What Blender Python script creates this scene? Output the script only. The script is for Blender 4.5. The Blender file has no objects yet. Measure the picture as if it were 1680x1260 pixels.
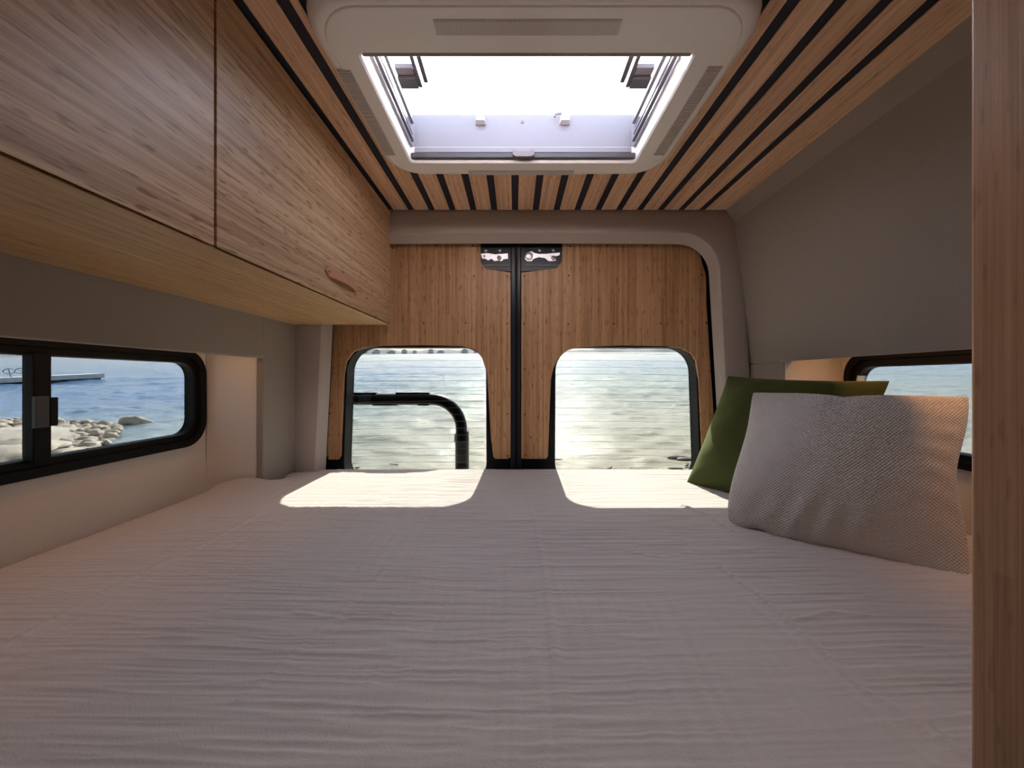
import bpy, bmesh, math, random
import numpy as np
from mathutils import Vector, Matrix, Euler

# ------------------------------------------------------------------ camera, sky, sun, exposure
# The van's own axes are the world axes: X across, Y towards the rear doors, Z up; the lens is at the origin.
scene = bpy.context.scene
C = scene.collection
F = 630.0                      # focal length in pixels of the 1680 px wide frame
cam_d = bpy.data.cameras.new('camera'); cam = bpy.data.objects.new('camera', cam_d); C.objects.link(cam)
cam_d.sensor_width = 36.0; cam_d.lens = F / 1680 * 36.0
cam_d.shift_x = -5 / 1680; cam_d.shift_y = -8 / 1680
cam_d.clip_start = 0.02; cam_d.clip_end = 6000
cam.location = (0, 0, 0); cam.rotation_euler = (math.pi / 2, 0, 0)
scene.camera = cam

TILT = math.atan(0.073)        # the van stands on a slope, rear low
ROLL = math.radians(0.35)
LEVEL = Matrix.Rotation(TILT, 4, 'X') @ Matrix.Rotation(-ROLL, 4, 'Y')   # level outdoor frame -> van frame
EYE = 2.2                      # height of the lens above the lake

world = bpy.data.worlds.new('world'); scene.world = world; world.use_nodes = True
wn = world.node_tree.nodes; wl = world.node_tree.links
bg = wn['Background']
sky = wn.new('ShaderNodeTexSky'); sky.sky_type = 'NISHITA'; sky.sun_disc = False
SUN = Vector((0.024, 1.0, 0.84)).normalized()
sl = LEVEL.to_3x3().inverted() @ SUN
sky.sun_elevation = math.asin(sl.z); sky.sun_rotation = math.atan2(sl.x, sl.y)
sky.air_density = 1.0; sky.dust_density = 1.2; sky.ozone_density = 1.0
tc = wn.new('ShaderNodeTexCoord'); vr = wn.new('ShaderNodeVectorRotate'); vr.rotation_type = 'X_AXIS'
vr.inputs['Angle'].default_value = -TILT
wl.new(tc.outputs['Generated'], vr.inputs['Vector']); wl.new(vr.outputs['Vector'], sky.inputs['Vector'])
hs = wn.new('ShaderNodeHueSaturation'); hs.inputs['Saturation'].default_value = 0.55   # thin white haze
wl.new(sky.outputs['Color'], hs.inputs['Color']); wl.new(hs.outputs['Color'], bg.inputs['Color'])
bg.inputs['Strength'].default_value = 0.30

sun_d = bpy.data.lights.new('sun', 'SUN'); sun_d.energy = 17.0; sun_d.angle = math.radians(0.6); sun_d.color = (1, 0.95, 0.87)
sun = bpy.data.objects.new('sun', sun_d); C.objects.link(sun)
sun.rotation_euler = (-SUN).to_track_quat('-Z', 'Y').to_euler(); sun.location = (0, 8, 8)

scene.view_settings.view_transform = 'Standard'; scene.view_settings.look = 'None'
scene.view_settings.gamma = 1.0; scene.view_settings.use_curve_mapping = False
scene.view_settings.exposure = 2.42
scene.cycles.max_bounces = 14; scene.cycles.diffuse_bounces = 8; scene.cycles.transparent_max_bounces = 12
scene.cycles.use_denoising = True
scene.cycles.sample_clamp_indirect = 6.0

# ------------------------------------------------------------------ mesh helpers
class MB:
    def __init__(s): s.v = []; s.f = []
    def add(s, vs, fs):
        b = len(s.v); s.v += [tuple(p) for p in vs]; s.f += [tuple(b + i for i in f) for f in fs]; return s
    def box(s, x0, x1, y0, y1, z0, z1):
        return s.add([(x0,y0,z0),(x1,y0,z0),(x1,y1,z0),(x0,y1,z0),(x0,y0,z1),(x1,y0,z1),(x1,y1,z1),(x0,y1,z1)],
                     [(0,3,2,1),(4,5,6,7),(0,1,5,4),(1,2,6,5),(2,3,7,6),(3,0,4,7)])
    def prism(s, poly, m0, m1):
        """poly of 2D points; m0, m1 map a 2D point to the two end caps"""
        n = len(poly)
        vs = [m0(p) for p in poly] + [m1(p) for p in poly]
        fs = [tuple(range(n)), tuple(range(2*n-1, n-1, -1))]
        fs += [(i, i+n, (i+1) % n + n, (i+1) % n) for i in range(n)]
        return s.add(vs, fs)
    def loft(s, loops, closed=True, caps=False):
        n = len(loops[0]); vs = [p for l in loops for p in l]; fs = []
        for k in range(len(loops)-1):
            for i in range(n if closed else n-1):
                j = (i+1) % n
                fs.append((k*n+i, k*n+j, (k+1)*n+j, (k+1)*n+i))
        if caps: fs.append(tuple(range(n-1, -1, -1))); fs.append(tuple((len(loops)-1)*n+i for i in range(n)))
        return s.add(vs, fs)
    def ring(s, outer, inner, m0, m1):
        """solid ring between two 2D loops of equal length"""
        o0 = [m0(p) for p in outer]; o1 = [m1(p) for p in outer]; i0 = [m0(p) for p in inner]; i1 = [m1(p) for p in inner]
        return s.loft([o0, o1, i1, i0, o0])
    def tube(s, pts, r, n=10, caps=True):
        pts = [Vector(p) for p in pts]; rs = r if isinstance(r, (list, tuple)) else [r]*len(pts)
        loops = []; up = None
        for i, p in enumerate(pts):
            d = (pts[min(i+1, len(pts)-1)] - pts[max(i-1, 0)]).normalized()
            if up is None:
                up = Vector((0,0,1)) if abs(d.z) < .9 else Vector((1,0,0))
            a = d.cross(up).normalized(); b = a.cross(d).normalized(); up = b
            loops.append([p + (a*math.cos(2*math.pi*k/n) + b*math.sin(2*math.pi*k/n))*rs[i] for k in range(n)])
        return s.loft(loops, True, caps)
    def disc(s, c, axis, r, h, n=12, dome=0.0):
        """short cylinder from c along axis"""
        c = Vector(c); d = Vector(axis).normalized()
        pts = [c, c+d*h*.7, c+d*h]; rs = [r, r, r*(.8 if dome else 1)]
        return s.tube(pts, rs, n)
    def build(s, name, mat, parent=None, smooth=None, bevel=0, seg=2):
        off = Vector((0,0,0))
        p = parent
        while p is not None: off += p.location; p = p.parent
        me = bpy.data.meshes.new(name)
        if parent is None:
            xs = np.array([tuple(v) for v in s.v]); lo = xs.min(0); hi = xs.max(0)
            org = Vector(((lo[0]+hi[0])/2, (lo[1]+hi[1])/2, lo[2]))
        else: org = off
        me.from_pydata([tuple(Vector(v)-org) for v in s.v], [], s.f)
        bm = bmesh.new(); bm.from_mesh(me)
        bmesh.ops.remove_doubles(bm, verts=bm.verts, dist=1e-6)
        bmesh.ops.recalc_face_normals(bm, faces=bm.faces); bm.to_mesh(me); bm.free()
        me.materials.append(mat)
        if smooth is not None:
            me.polygons.foreach_set('use_smooth', [True]*len(me.polygons)); me.set_sharp_from_angle(angle=math.radians(smooth))
        o = bpy.data.objects.new(name, me); C.objects.link(o)
        if parent is None: o.location = org
        else: o.parent = parent
        if bevel:
            b = o.modifiers.new('bevel', 'BEVEL'); b.width = bevel; b.segments = seg; b.limit_method = 'ANGLE'; b.angle_limit = math.radians(40)
            me.polygons.foreach_set('use_smooth', [True]*len(me.polygons)); me.set_sharp_from_angle(angle=math.radians(30))
            b.harden_normals = True
        return o

def tag(o, label=None, cat=None, group=None, kind=None):
    for k, v in (('label', label), ('category', cat), ('group', group), ('kind', kind)):
        if v is not None: o[k] = v
    return o
def thing(name, label, cat, loc=(0,0,0), group=None, kind=None):
    o = bpy.data.objects.new(name, None); C.objects.link(o); o.location = loc; o.empty_display_size = .05
    return tag(o, label, cat, group, kind)
def rr(x0, x1, y0, y1, r, n=8):
    """rounded rectangle, counter-clockwise; r may be one radius or four (x1y1, x0y1, x0y0, x1y0)"""
    rs = r if isinstance(r, (tuple, list)) else (r,)*4
    pts = []
    for k, (cx, cy, sx, sy) in enumerate(((x1,y1,-1,-1),(x0,y1,1,-1),(x0,y0,1,1),(x1,y0,-1,1))):
        q = max(rs[k], 1e-4)
        for i in range(n+1):
            a = math.pi/2*(k + i/n)
            pts.append((cx + sx*q + q*math.cos(a), cy + sy*q + q*math.sin(a)))
    return pts
def px(x, y, Y):
    """point of the van frame at depth Y seen at photo pixel x, y (used for measured outlines)"""
    return ((x-845)/F*Y, (622-y)/F*Y)

# ------------------------------------------------------------------ materials
def new_mat(name):
    m = bpy.data.materials.new(name); m.use_nodes = True
    return m, m.node_tree.nodes, m.node_tree.links, m.node_tree.nodes['Principled BSDF']
def plain(name, col, rough=.5, metal=0, spec=.5, noise=0.0, nscale=40, bump=0.0, bscale=200, sheen=0):
    m, N, L, b = new_mat(name)
    b.inputs['Base Color'].default_value = (*col, 1); b.inputs['Roughness'].default_value = rough
    b.inputs['Metallic'].default_value = metal; b.inputs['Specular IOR Level'].default_value = spec
    if sheen: b.inputs['Sheen Weight'].default_value = sheen; b.inputs['Sheen Roughness'].default_value = .5
    t = N.new('ShaderNodeTexCoord')
    if noise:
        n = N.new('ShaderNodeTexNoise'); n.inputs['Scale'].default_value = nscale; n.inputs['Detail'].default_value = 5
        L.new(t.outputs['Object'], n.inputs['Vector'])
        r = N.new('ShaderNodeValToRGB')
        r.color_ramp.elements[0].position = .3; r.color_ramp.elements[1].position = .7
        r.color_ramp.elements[0].color = (*[c*(1-noise) for c in col], 1); r.color_ramp.elements[1].color = (*[min(1, c*(1+noise)) for c in col], 1)
        L.new(n.outputs['Fac'], r.inputs['Fac']); L.new(r.outputs['Color'], b.inputs['Base Color'])
    if bump:
        n2 = N.new('ShaderNodeTexNoise'); n2.inputs['Scale'].default_value = bscale; n2.inputs['Detail'].default_value = 3
        L.new(t.outputs['Object'], n2.inputs['Vector'])
        bp = N.new('ShaderNodeBump'); bp.inputs['Strength'].default_value = bump; bp.inputs['Distance'].default_value = .002
        L.new(n2.outputs['Fac'], bp.inputs['Height']); L.new(bp.outputs['Normal'], b.inputs['Normal'])
    return m
def math_n(N, L, op, a, b=None):
    n = N.new('ShaderNodeMath'); n.operation = op
    for i, v in enumerate((a, b)):
        if v is None: continue
        if isinstance(v, (int, float)): n.inputs[i].default_value = v
        else: L.new(v, n.inputs[i])
    return n.outputs[0]
def bamboo(name, grain, across, strip=.007, light=(.60,.385,.215), dark=(.40,.235,.115), knots=.5, rough=.42):
    """edge-glued bamboo: narrow strips along the grain, each a shade of its own, short dark node dashes"""
    m, N, L, b = new_mat(name)
    t = N.new('ShaderNodeTexCoord'); inf = N.new('ShaderNodeObjectInfo')
    sep = N.new('ShaderNodeSeparateXYZ'); L.new(t.outputs['Object'], sep.inputs[0])
    ax = {'X':0,'Y':1,'Z':2}
    rnd = math_n(N, L, 'MULTIPLY', inf.outputs['Random'], 13.7)
    a = math_n(N, L, 'ADD', sep.outputs[ax[across]], rnd); l = math_n(N, L, 'ADD', sep.outputs[ax[grain]], rnd)
    sid = math_n(N, L, 'FLOOR', math_n(N, L, 'DIVIDE', a, strip))
    w1 = N.new('ShaderNodeTexWhiteNoise'); w1.noise_dimensions = '1D'; L.new(sid, w1.inputs['W'])
    seg = math_n(N, L, 'FLOOR', math_n(N, L, 'ADD', math_n(N, L, 'MULTIPLY', l, .9), math_n(N, L, 'MULTIPLY', w1.outputs['Value'], 7.0)))
    w2 = N.new('ShaderNodeTexWhiteNoise'); w2.noise_dimensions = '2D'
    cv = N.new('ShaderNodeCombineXYZ'); L.new(sid, cv.inputs[0]); L.new(seg, cv.inputs[1]); L.new(cv.outputs[0], w2.inputs['Vector'])
    def stretched(sa, slg, detail=4, rough_=.55):
        c = N.new('ShaderNodeCombineXYZ')
        L.new(math_n(N, L, 'MULTIPLY', a, sa), c.inputs[0]); L.new(math_n(N, L, 'MULTIPLY', l, slg), c.inputs[1])
        n = N.new('ShaderNodeTexNoise'); n.noise_dimensions = '2D'; n.inputs['Scale'].default_value = 1; n.inputs['Detail'].default_value = detail
        n.inputs['Roughness'].default_value = rough_
        L.new(c.outputs[0], n.inputs['Vector']); return n.outputs['Fac']
    fine = stretched(420, 5); mid = stretched(70, 1.6, 3); kn = stretched(150, 22, 1, .4); broad = stretched(9, .8, 2)
    v = math_n(N, L, 'MULTIPLY', math_n(N, L, 'SUBTRACT', w2.outputs['Value'], .5), .42)
    v = math_n(N, L, 'ADD', v, math_n(N, L, 'MULTIPLY', math_n(N, L, 'SUBTRACT', fine, .5), 1.1))
    v = math_n(N, L, 'ADD', v, math_n(N, L, 'MULTIPLY', math_n(N, L, 'SUBTRACT', mid, .5), .9))
    v = math_n(N, L, 'ADD', v, math_n(N, L, 'MULTIPLY', math_n(N, L, 'SUBTRACT', broad, .5), .5))
    v = math_n(N, L, 'ADD', v, .62)
    kr = N.new('ShaderNodeMapRange'); kr.inputs['From Min'].default_value = .66; kr.inputs['From Max'].default_value = .76
    kr.inputs['To Min'].default_value = 0; kr.inputs['To Max'].default_value = knots; L.new(kn, kr.inputs['Value'])
    v = math_n(N, L, 'SUBTRACT', v, kr.outputs['Result'])
    r = N.new('ShaderNodeValToRGB'); r.color_ramp.elements[0].position = 0; r.color_ramp.elements[1].position = 1
    r.color_ramp.elements[0].color = (*dark, 1); r.color_ramp.elements[1].color = (*light, 1)
    L.new(v, r.inputs['Fac']); L.new(r.outputs['Color'], b.inputs['Base Color'])
    b.inputs['Roughness'].default_value = rough; b.inputs['Specular IOR Level'].default_value = .35
    bp = N.new('ShaderNodeBump'); bp.inputs['Strength'].default_value = .12; bp.inputs['Distance'].default_value = .001
    L.new(fine, bp.inputs['Height']); L.new(bp.outputs['Normal'], b.inputs['Normal'])
    return m
def glass(name, tint=(.93,.96,.95), gloss=.06):
    m, N, L, b = new_mat(name); N.remove(b)
    tr = N.new('ShaderNodeBsdfTransparent'); tr.inputs['Color'].default_value = (*tint, 1)
    gl = N.new('ShaderNodeBsdfGlossy'); gl.inputs['Roughness'].default_value = .02; gl.inputs['Color'].default_value = (1,1,1,1)
    mx = N.new('ShaderNodeMixShader'); mx.inputs[0].default_value = gloss
    L.new(tr.outputs[0], mx.inputs[1]); L.new(gl.outputs[0], mx.inputs[2]); L.new(mx.outputs[0], N['Material Output'].inputs['Surface'])
    return m
def emit(name, col, s):
    m, N, L, b = new_mat(name)
    b.inputs['Emission Color'].default_value = (*col, 1); b.inputs['Emission Strength'].default_value = s
    return m

M = {}
M['bam_door'] = bamboo('bamboo_door_panel', 'Z', 'X', .0075, light=(.60,.345,.178), dark=(.27,.122,.05), knots=.6)
M['bam_cab'] = bamboo('bamboo_cabinet_front', 'Y', 'Z', .006, light=(.68,.44,.265), dark=(.28,.15,.07), knots=.75)
M['bam_under'] = bamboo('bamboo_cabinet_underside', 'Y', 'X', .006, light=(.66,.44,.23), dark=(.36,.20,.08), knots=.5)
M['bam_slat'] = bamboo('bamboo_slat', 'Y', 'X', .006, light=(.86,.56,.37), dark=(.46,.25,.14), knots=.5)
M['bam_post'] = bamboo('bamboo_wardrobe', 'Z', 'Y', .012, light=(.58,.335,.19), dark=(.32,.165,.08), knots=.35)
M['bam_edge'] = bamboo('bamboo_edge', 'Z', 'X', .003, light=(.66,.47,.29), dark=(.5,.33,.18), knots=.1)
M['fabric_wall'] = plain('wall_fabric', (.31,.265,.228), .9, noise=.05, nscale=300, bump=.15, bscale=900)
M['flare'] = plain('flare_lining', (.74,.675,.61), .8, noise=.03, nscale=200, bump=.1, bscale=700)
M['trim'] = plain('rear_trim_fabric', (.47,.405,.365), .85, noise=.04, nscale=250, bump=.12, bscale=900)
M['black'] = plain('black_rubber', (.004,.004,.005), .55, spec=.15)
M['black_gloss'] = plain('black_paint', (.010,.009,.014), .3, spec=.3)
M['ceil_black'] = plain('ceiling_backing', (.016,.014,.024), .8)
M['white_plastic'] = plain('white_plastic', (.86,.81,.78), .38, bump=.04, bscale=400)
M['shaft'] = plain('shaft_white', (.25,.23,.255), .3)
M['grey_plastic'] = plain('grey_plastic', (.20,.17,.18), .4)
M['dark_plastic'] = plain('dark_plastic', (.06,.05,.055), .4)
M['latch_grey'] = plain('latch_grey', (.035,.04,.05), .5)
M['foil'] = plain('silver_foil', (.85,.84,.88), .28, metal=1, bump=.8, bscale=160)
M['screw'] = plain('black_screw', (.012,.010,.010), .5)
M['screw_grey'] = plain('grey_screw', (.30,.28,.30), .35, metal=.8)
M['leather'] = plain('tan_leather', (.50,.245,.155), .5, noise=.06, nscale=120, bump=.1, bscale=600)
M['brass'] = plain('copper_rivet', (.75,.42,.28), .25, metal=1)
M['floor'] = plain('floor_vinyl', (.25,.19,.14), .5, noise=.2, nscale=8)
M['van_body'] = plain('van_body', (.25,.25,.26), .4)
M['glass'] = glass('rear_glass', (.262,.268,.264), .009)
M['side_glass'] = glass('side_glass', (.245,.254,.260), .009)
M['acrylic'] = glass('dome_acrylic', (.93,.93,.95), .03)
M['wire'] = plain('heating_wire', (.16,.13,.11), .6)
M['led'] = emit('led_strip_warm', (1,.45,.16), .5)

# ------------------------------------------------------------------ the shell of the van
FLOOR = -1.25; CEIL = .69; HB = .38
def struct(name, loc=(0,0,0)): return thing(name, None, None, loc, None, 'structure')

fl = MB().box(-1.2, 1.25, -2.6, 1.75, FLOOR-.05, FLOOR).build('floor', M['floor']); tag(fl, 'brown vinyl floor under the bed', kind='structure')

# ceiling: black backing board with the skylight hole, outer roof
SKX0, SKX1, SKY0, SKY1 = -.335, .385, .755, 1.19
ce = struct('ceiling'); tag(ce, 'ceiling of bamboo slats with dark gaps')
b = MB()
for (z0, z1) in ((CEIL+.0037, CEIL+.028),):
    b.ring(rr(-.95, 1.0, -2.6, 1.62, .0001, 2), rr(SKX0-.003, SKX1+.003, SKY0-.003, SKY1+.003, .0001, 2), lambda p: (p[0], p[1], z0), lambda p: (p[0], p[1], z1))
b.build('backing_board', M['ceil_black'], ce)
MB().ring(rr(-1.15, 1.2, -2.7, 1.85, .0001, 2), rr(SKX0-.03, SKX1+.03, SKY0-.03, SKY1+.03, .0001, 2), lambda p: (p[0], p[1], CEIL+.03), lambda p: (p[0], p[1], CEIL+.075)).build('roof_panel', M['van_body'], ce)
PITCH = .0848; GAP = .0245
slat_mesh = {}
def slat(x0, x1, y0, y1):
    o = MB().box(x0, x1, y0, y1, CEIL, CEIL+.0035).build('slat', M['bam_slat'], ce, bevel=.0012, seg=1)
for k in range(-6, 10):
    x0 = k*PITCH + GAP/2; x1 = (k+1)*PITCH - GAP/2
    if k == 9: x1 = .866
    if x1 > -.375 and x0 < .445:
        slat(x0, x1, 1.225, 1.567); slat(x0, x1, -1.2, .672)
        if x0 < -.396 < x1: slat(x0, -.3955, .673, 1.224)
        if x0 < .466 < x1: slat(.4655, x1, .673, 1.224)
    else: slat(x0, x1, -1.2, 1.567)

# left wall
wl_ = struct('wall_left'); tag(wl_, 'grey-beige lined van wall with window recess')
WX = -.9; FX = -1.09
MB().box(WX-.025, WX, .25, 1.375, .075, .715).build('upper_panel', M['fabric_wall'], wl_, bevel=.004)
MB().prism([(WX-.025,1.372),(WX,1.372),(-.8995,1.60),(-.93,1.60)], lambda p: (p[0],p[1],FLOOR), lambda p: (p[0],p[1],.715)).build('pillar_panel', M['fabric_wall'], wl_, bevel=.006)
MB().box(-1.0, WX, -2.6, .25, FLOOR, .715).build('front_panel', M['fabric_wall'], wl_)
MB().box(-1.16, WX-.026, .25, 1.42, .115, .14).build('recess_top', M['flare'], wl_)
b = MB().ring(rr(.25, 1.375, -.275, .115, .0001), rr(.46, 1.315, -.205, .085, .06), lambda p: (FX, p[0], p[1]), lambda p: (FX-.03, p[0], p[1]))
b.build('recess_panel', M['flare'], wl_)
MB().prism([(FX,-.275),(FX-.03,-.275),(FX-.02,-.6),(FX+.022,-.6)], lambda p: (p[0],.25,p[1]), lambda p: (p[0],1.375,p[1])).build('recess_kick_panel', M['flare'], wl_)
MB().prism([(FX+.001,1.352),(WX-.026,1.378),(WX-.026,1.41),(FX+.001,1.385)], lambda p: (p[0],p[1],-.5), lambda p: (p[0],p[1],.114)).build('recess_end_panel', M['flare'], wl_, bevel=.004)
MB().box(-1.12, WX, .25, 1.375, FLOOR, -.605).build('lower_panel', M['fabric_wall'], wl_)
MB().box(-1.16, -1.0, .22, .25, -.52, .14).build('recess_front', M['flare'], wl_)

# right wall: leans inward towards the roof
wr_ = struct('wall_right'); tag(wr_, 'grey-beige lined van wall leaning inward')
RX = .979; GX = 1.16
MB().prism([(.897,.643),(RX,.066),(RX+.028,.066),(.94,.70),(.93,.715),(.90,.715)], lambda p: (p[0],-.4,p[1]), lambda p: (p[0],1.60,p[1])).build('upper_panel', M['fabric_wall'], wr_)
MB().prism([(.864,CEIL-.001),(.8975,.6425),(.901,.713),(.868,.713)], lambda p: (p[0],-.4,p[1]), lambda p: (p[0],1.60,p[1])).build('cove_strip', M['fabric_wall'], wr_)
MB().prism([(RX,.064),(RX+.03,.064),(RX+.04,FLOOR),(RX+.008,FLOOR)], lambda p: (p[0],1.40,p[1]), lambda p: (p[0],1.60,p[1])).build('pillar_panel', M['fabric_wall'], wr_, bevel=.004)
MB().box(.99, 1.1, -2.6, .25, FLOOR, .715).build('front_panel', M['fabric_wall'], wr_)
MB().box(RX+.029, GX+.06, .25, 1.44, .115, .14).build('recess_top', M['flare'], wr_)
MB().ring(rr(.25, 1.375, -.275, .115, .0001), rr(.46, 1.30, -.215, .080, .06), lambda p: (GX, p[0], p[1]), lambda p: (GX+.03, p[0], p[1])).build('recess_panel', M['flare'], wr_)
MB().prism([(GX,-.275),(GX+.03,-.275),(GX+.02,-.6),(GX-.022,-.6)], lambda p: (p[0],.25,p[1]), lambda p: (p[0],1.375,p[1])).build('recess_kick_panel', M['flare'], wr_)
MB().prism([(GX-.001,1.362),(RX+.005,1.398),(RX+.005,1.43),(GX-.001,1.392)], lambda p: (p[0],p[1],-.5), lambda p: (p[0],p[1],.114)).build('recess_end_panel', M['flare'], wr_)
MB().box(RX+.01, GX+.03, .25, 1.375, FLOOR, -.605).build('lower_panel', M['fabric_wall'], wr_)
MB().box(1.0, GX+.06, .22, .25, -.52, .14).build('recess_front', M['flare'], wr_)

# rear surround: face, bevel and return around the two doors
def upath(xlb, xlt, xrt, xrb, zb, zt, r, Y, sag=0.0, n=10):
    pts = []
    for i in range(n): t = i/n; pts.append((xlb+(xlt-xlb)*t, zb+(zt-r-zb)*t))
    for i in range(n): a = math.pi - math.pi/2*i/n; pts.append((xlt+r+r*math.cos(a), zt-r+r*math.sin(a)))
    for i in range(n):
        t = i/n; pts.append((xlt+r+(xrt-xlt-2*r)*t, zt + sag*math.sin(math.pi*t)))
    for i in range(n): a = math.pi/2 - math.pi/2*i/n; pts.append((xrt-r+r*math.cos(a), zt-r+r*math.sin(a)))
    for i in range(n+1): t = i/n; pts.append((xrt+(xrb-xrt)*t, zt-r+(zb-zt+r)*t))
    return [(p[0], Y, p[1]) for p in pts]
wb = struct('wall_back'); tag(wb, 'padded grey-beige surround framing the rear doors')
P = [upath(-.95, -.90, .93, 1.02, -.9, .72, .04, 1.585),
     upath(-.90, -.893, .905, .995, -.9, .70, .05, 1.572),
     upath(-.842, -.782, .838, .905, -.9, .598, .16, 1.568),
     upath(-.836, -.776, .832, .899, -.9, .592, .155, 1.574, .003),
     upath(-.832, -.772, .828, .895, -.9, .589, .152, 1.582, .003),
     upath(-.828, -.762, .822, .900, -.9, .572, .135, 1.628, .003),
     upath(-.835, -.770, .830, .908, -.9, .580, .135, 1.636, .003),
     upath(-.95, -.90, .93, 1.02, -.9, .74, .04, 1.636)]
MB().loft(P, closed=False).build('surround', M['trim'], wb, smooth=35)
MB().box(-1.1, -.90, 1.60, 1.80, FLOOR, .74).box(1.0, 1.25, 1.60, 1.80, FLOOR, .74).box(-1.1, 1.25, 1.60, 1.80, FLOOR, -.62).box(-1.0, 1.1, 1.64, 1.80, .60, .74)\
    .build('rear_body', M['black'], wb)

# front end behind the camera: bulkhead, its unseen windscreen opening enlarged to light the rear doors
wf = struct('wall_front'); tag(wf, 'front end of the van with an unseen windscreen enlarged for light')
MB().ring(rr(-1.2, 1.25, FLOOR, .74, .0001), rr(-.92, .97, -.45, .62, .1), lambda p: (p[0], -2.6, p[1]), lambda p: (p[0], -2.65, p[1])).build('front_panel', M['fabric_wall'], wf)
MB().prism(rr(-.92, .97, -.45, .62, .1), lambda p: (p[0], -2.62, p[1]), lambda p: (p[0], -2.626, p[1])).build('windscreen_glass', M['side_glass'], wf)

# ------------------------------------------------------------------ rear doors
PY = 1.66; GY = 1.74
def arcpts(cx, cz, r, a0, a1, n=6, rz=None):
    rz = rz or r
    return [(cx + r*math.cos(math.radians(a0+(a1-a0)*i/n)), cz + rz*math.sin(math.radians(a0+(a1-a0)*i/n))) for i in range(n+1)]
def rear_door(name, outer_b, outer_t, inner, hole, screws, sgn, plate_x, label):
    d = struct(name, (0,0,0)); tag(d, label)
    # black door body with the window hole (a tapered rounded opening)
    hx0b, hx0t, hx1b, hx1t, hz0, hz1 = hole
    base = rr(0, 1, 0, 1, .0001)
    inn = []
    for (u, v) in rr(0, .62, 0, .588, (.105, .105, .085, .085), 8):
        z = hz0 + v/.588*(hz1-hz0); t = v/.588
        inn.append((hx0b+(hx0t-hx0b)*t + u/.62*((hx1b-hx0b)+((hx1t-hx0t)-(hx1b-hx0b))*t), z))
    lo, hi = (outer_b-.12, inner-.0008) if sgn < 0 else (inner+.0008, outer_b+.12)
    out = rr(lo, hi, -.62, .66, .0001)
    MB().ring(out, inn, lambda p: (p[0], PY+.014, p[1]), lambda p: (p[0], GY+.012, p[1])).build('door_body', M['black'], d)
    # rubber seal that follows the glass
    seal = [(p[0]+(.010 if p[0] < (hx0b+hx1b)/2 else -.010)*0, p[1]) for p in inn]
    g = MB().prism(inn, lambda p: (p[0], GY, p[1]), lambda p: (p[0], GY+.005, p[1])).build('glass', M['glass'], d)
    # bamboo panel: an upside-down U with rounded feet
    cx = lambda v: 0
    zt = .66; zb = px(0, 753, PY)[1]
    k = PY/F
    if sgn < 0:
        cut = [( (809-845)*k, zb+.012)] + [((805.6-845)*k, (622-720)*k), ((799-845)*k, (622-612)*k), ((790-845)*k, (622-585)*k), ((778-845)*k, (622-573)*k), ((758-845)*k, (622-567.5)*k),
               ((690-845)*k, (622-566)*k), ((627-845)*k, (622-567)*k), ((600-845)*k, (622-569.5)*k), ((580-845)*k, (622-577)*k), ((568-845)*k, (622-593)*k), ((564-845)*k, (622-615)*k), ((558.5-845)*k, zb+.012)]
        poly = [((835-845)*k-.006, zb), ((812-845)*k, zb)] + cut + [((555-845)*k, zb-.003), (outer_b+.008, zb-.003), (outer_b, zb+.008), (outer_t, .30), (outer_t+.004, .45), (outer_t+.03, .54), (outer_t+.09, .60), (-.30, .612),
                plate_x[0], plate_x[1], plate_x[2], (inner-.0005, (622-447)*k), (inner-.0005, zb+.006)]
    else:
        cut = [((899-845)*k, zb+.012), ((904-845)*k, (622-622)*k), ((908-845)*k, (622-604)*k), ((916-845)*k, (622-588)*k), ((930-845)*k, (622-575)*k), ((950-845)*k, (622-569)*k),
               ((1020-845)*k, (622-566.5)*k), ((1095-845)*k, (622-567.5)*k), ((1118-845)*k, (622-571)*k), ((1134-845)*k, (622-580)*k), ((1142-845)*k, (622-592)*k), ((1147-845)*k, (622-622)*k), ((1153-845)*k, zb+.012)]
        poly = [(inner+.006, zb), (inner+.0005, zb+.006), (inner+.0005, (622-447)*k), plate_x[2], plate_x[1], plate_x[0], (.35, .612), (outer_t-.09, .60), (outer_t-.03, .54), (outer_t-.004, .45), (outer_t, .30), (outer_b, zb+.008), (outer_b-.008, zb-.003),
                ((1156-845)*k, zb-.003)] + cut[::-1] + [((896-845)*k, zb)]
    p = MB().prism(poly, lambda q: (q[0], PY, q[1]), lambda q: (q[0], PY+.0135, q[1])).build('bamboo_panel', M['bam_door'], d, bevel=.0015, seg=1)
    # screws in the panel
    first = None
    for (sx, sz) in screws:
        X, Z = (sx-845)*k, (622-sz)*k
        if first is None:
            first = MB().disc((0,0,0), (0,-1,0), .0034, .0018, 10).build('screw', M['screw'], p); first.location = (X, PY, Z)
        else:
            o = first.copy(); C.objects.link(o); o.parent = p; o.location = (X, PY, Z)
    # heating wires printed on the glass
    kg = GY/F
    for i in range(18):
        z0 = (622 - (580.5 + i*11.1))*kg
        if z0 < hz0+.03: break
        xa, xb = hx0b, hx1b
        pts = []
        for j in range(49):
            t = j/48; x = xa+(xb-xa)*t
            bow = .010*math.sin(t*math.pi*.9)
            u = t if sgn < 0 else 1-t
            pts.append((x, GY-.0012, z0 + .006*u - .006 + .0035*math.sin(u*math.pi)))
        # trim to the opening
        def inside(q):
            x, z = q[0], q[2]; n_ = len(inn); c = False
            for a in range(n_):
                x1, z1 = inn[a]; x2, z2 = inn[(a+1) % n_]
                if (z1 > z) != (z2 > z) and x < (x2-x1)*(z-z1)/(z2-z1)+x1: c = not c
            return c
        pts = [q for q in pts if inside(q)]
        if len(pts) > 2: MB().tube(pts, .0005, 4).build('heating_wire', M['wire'], g)
    return d
K = PY/F
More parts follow.
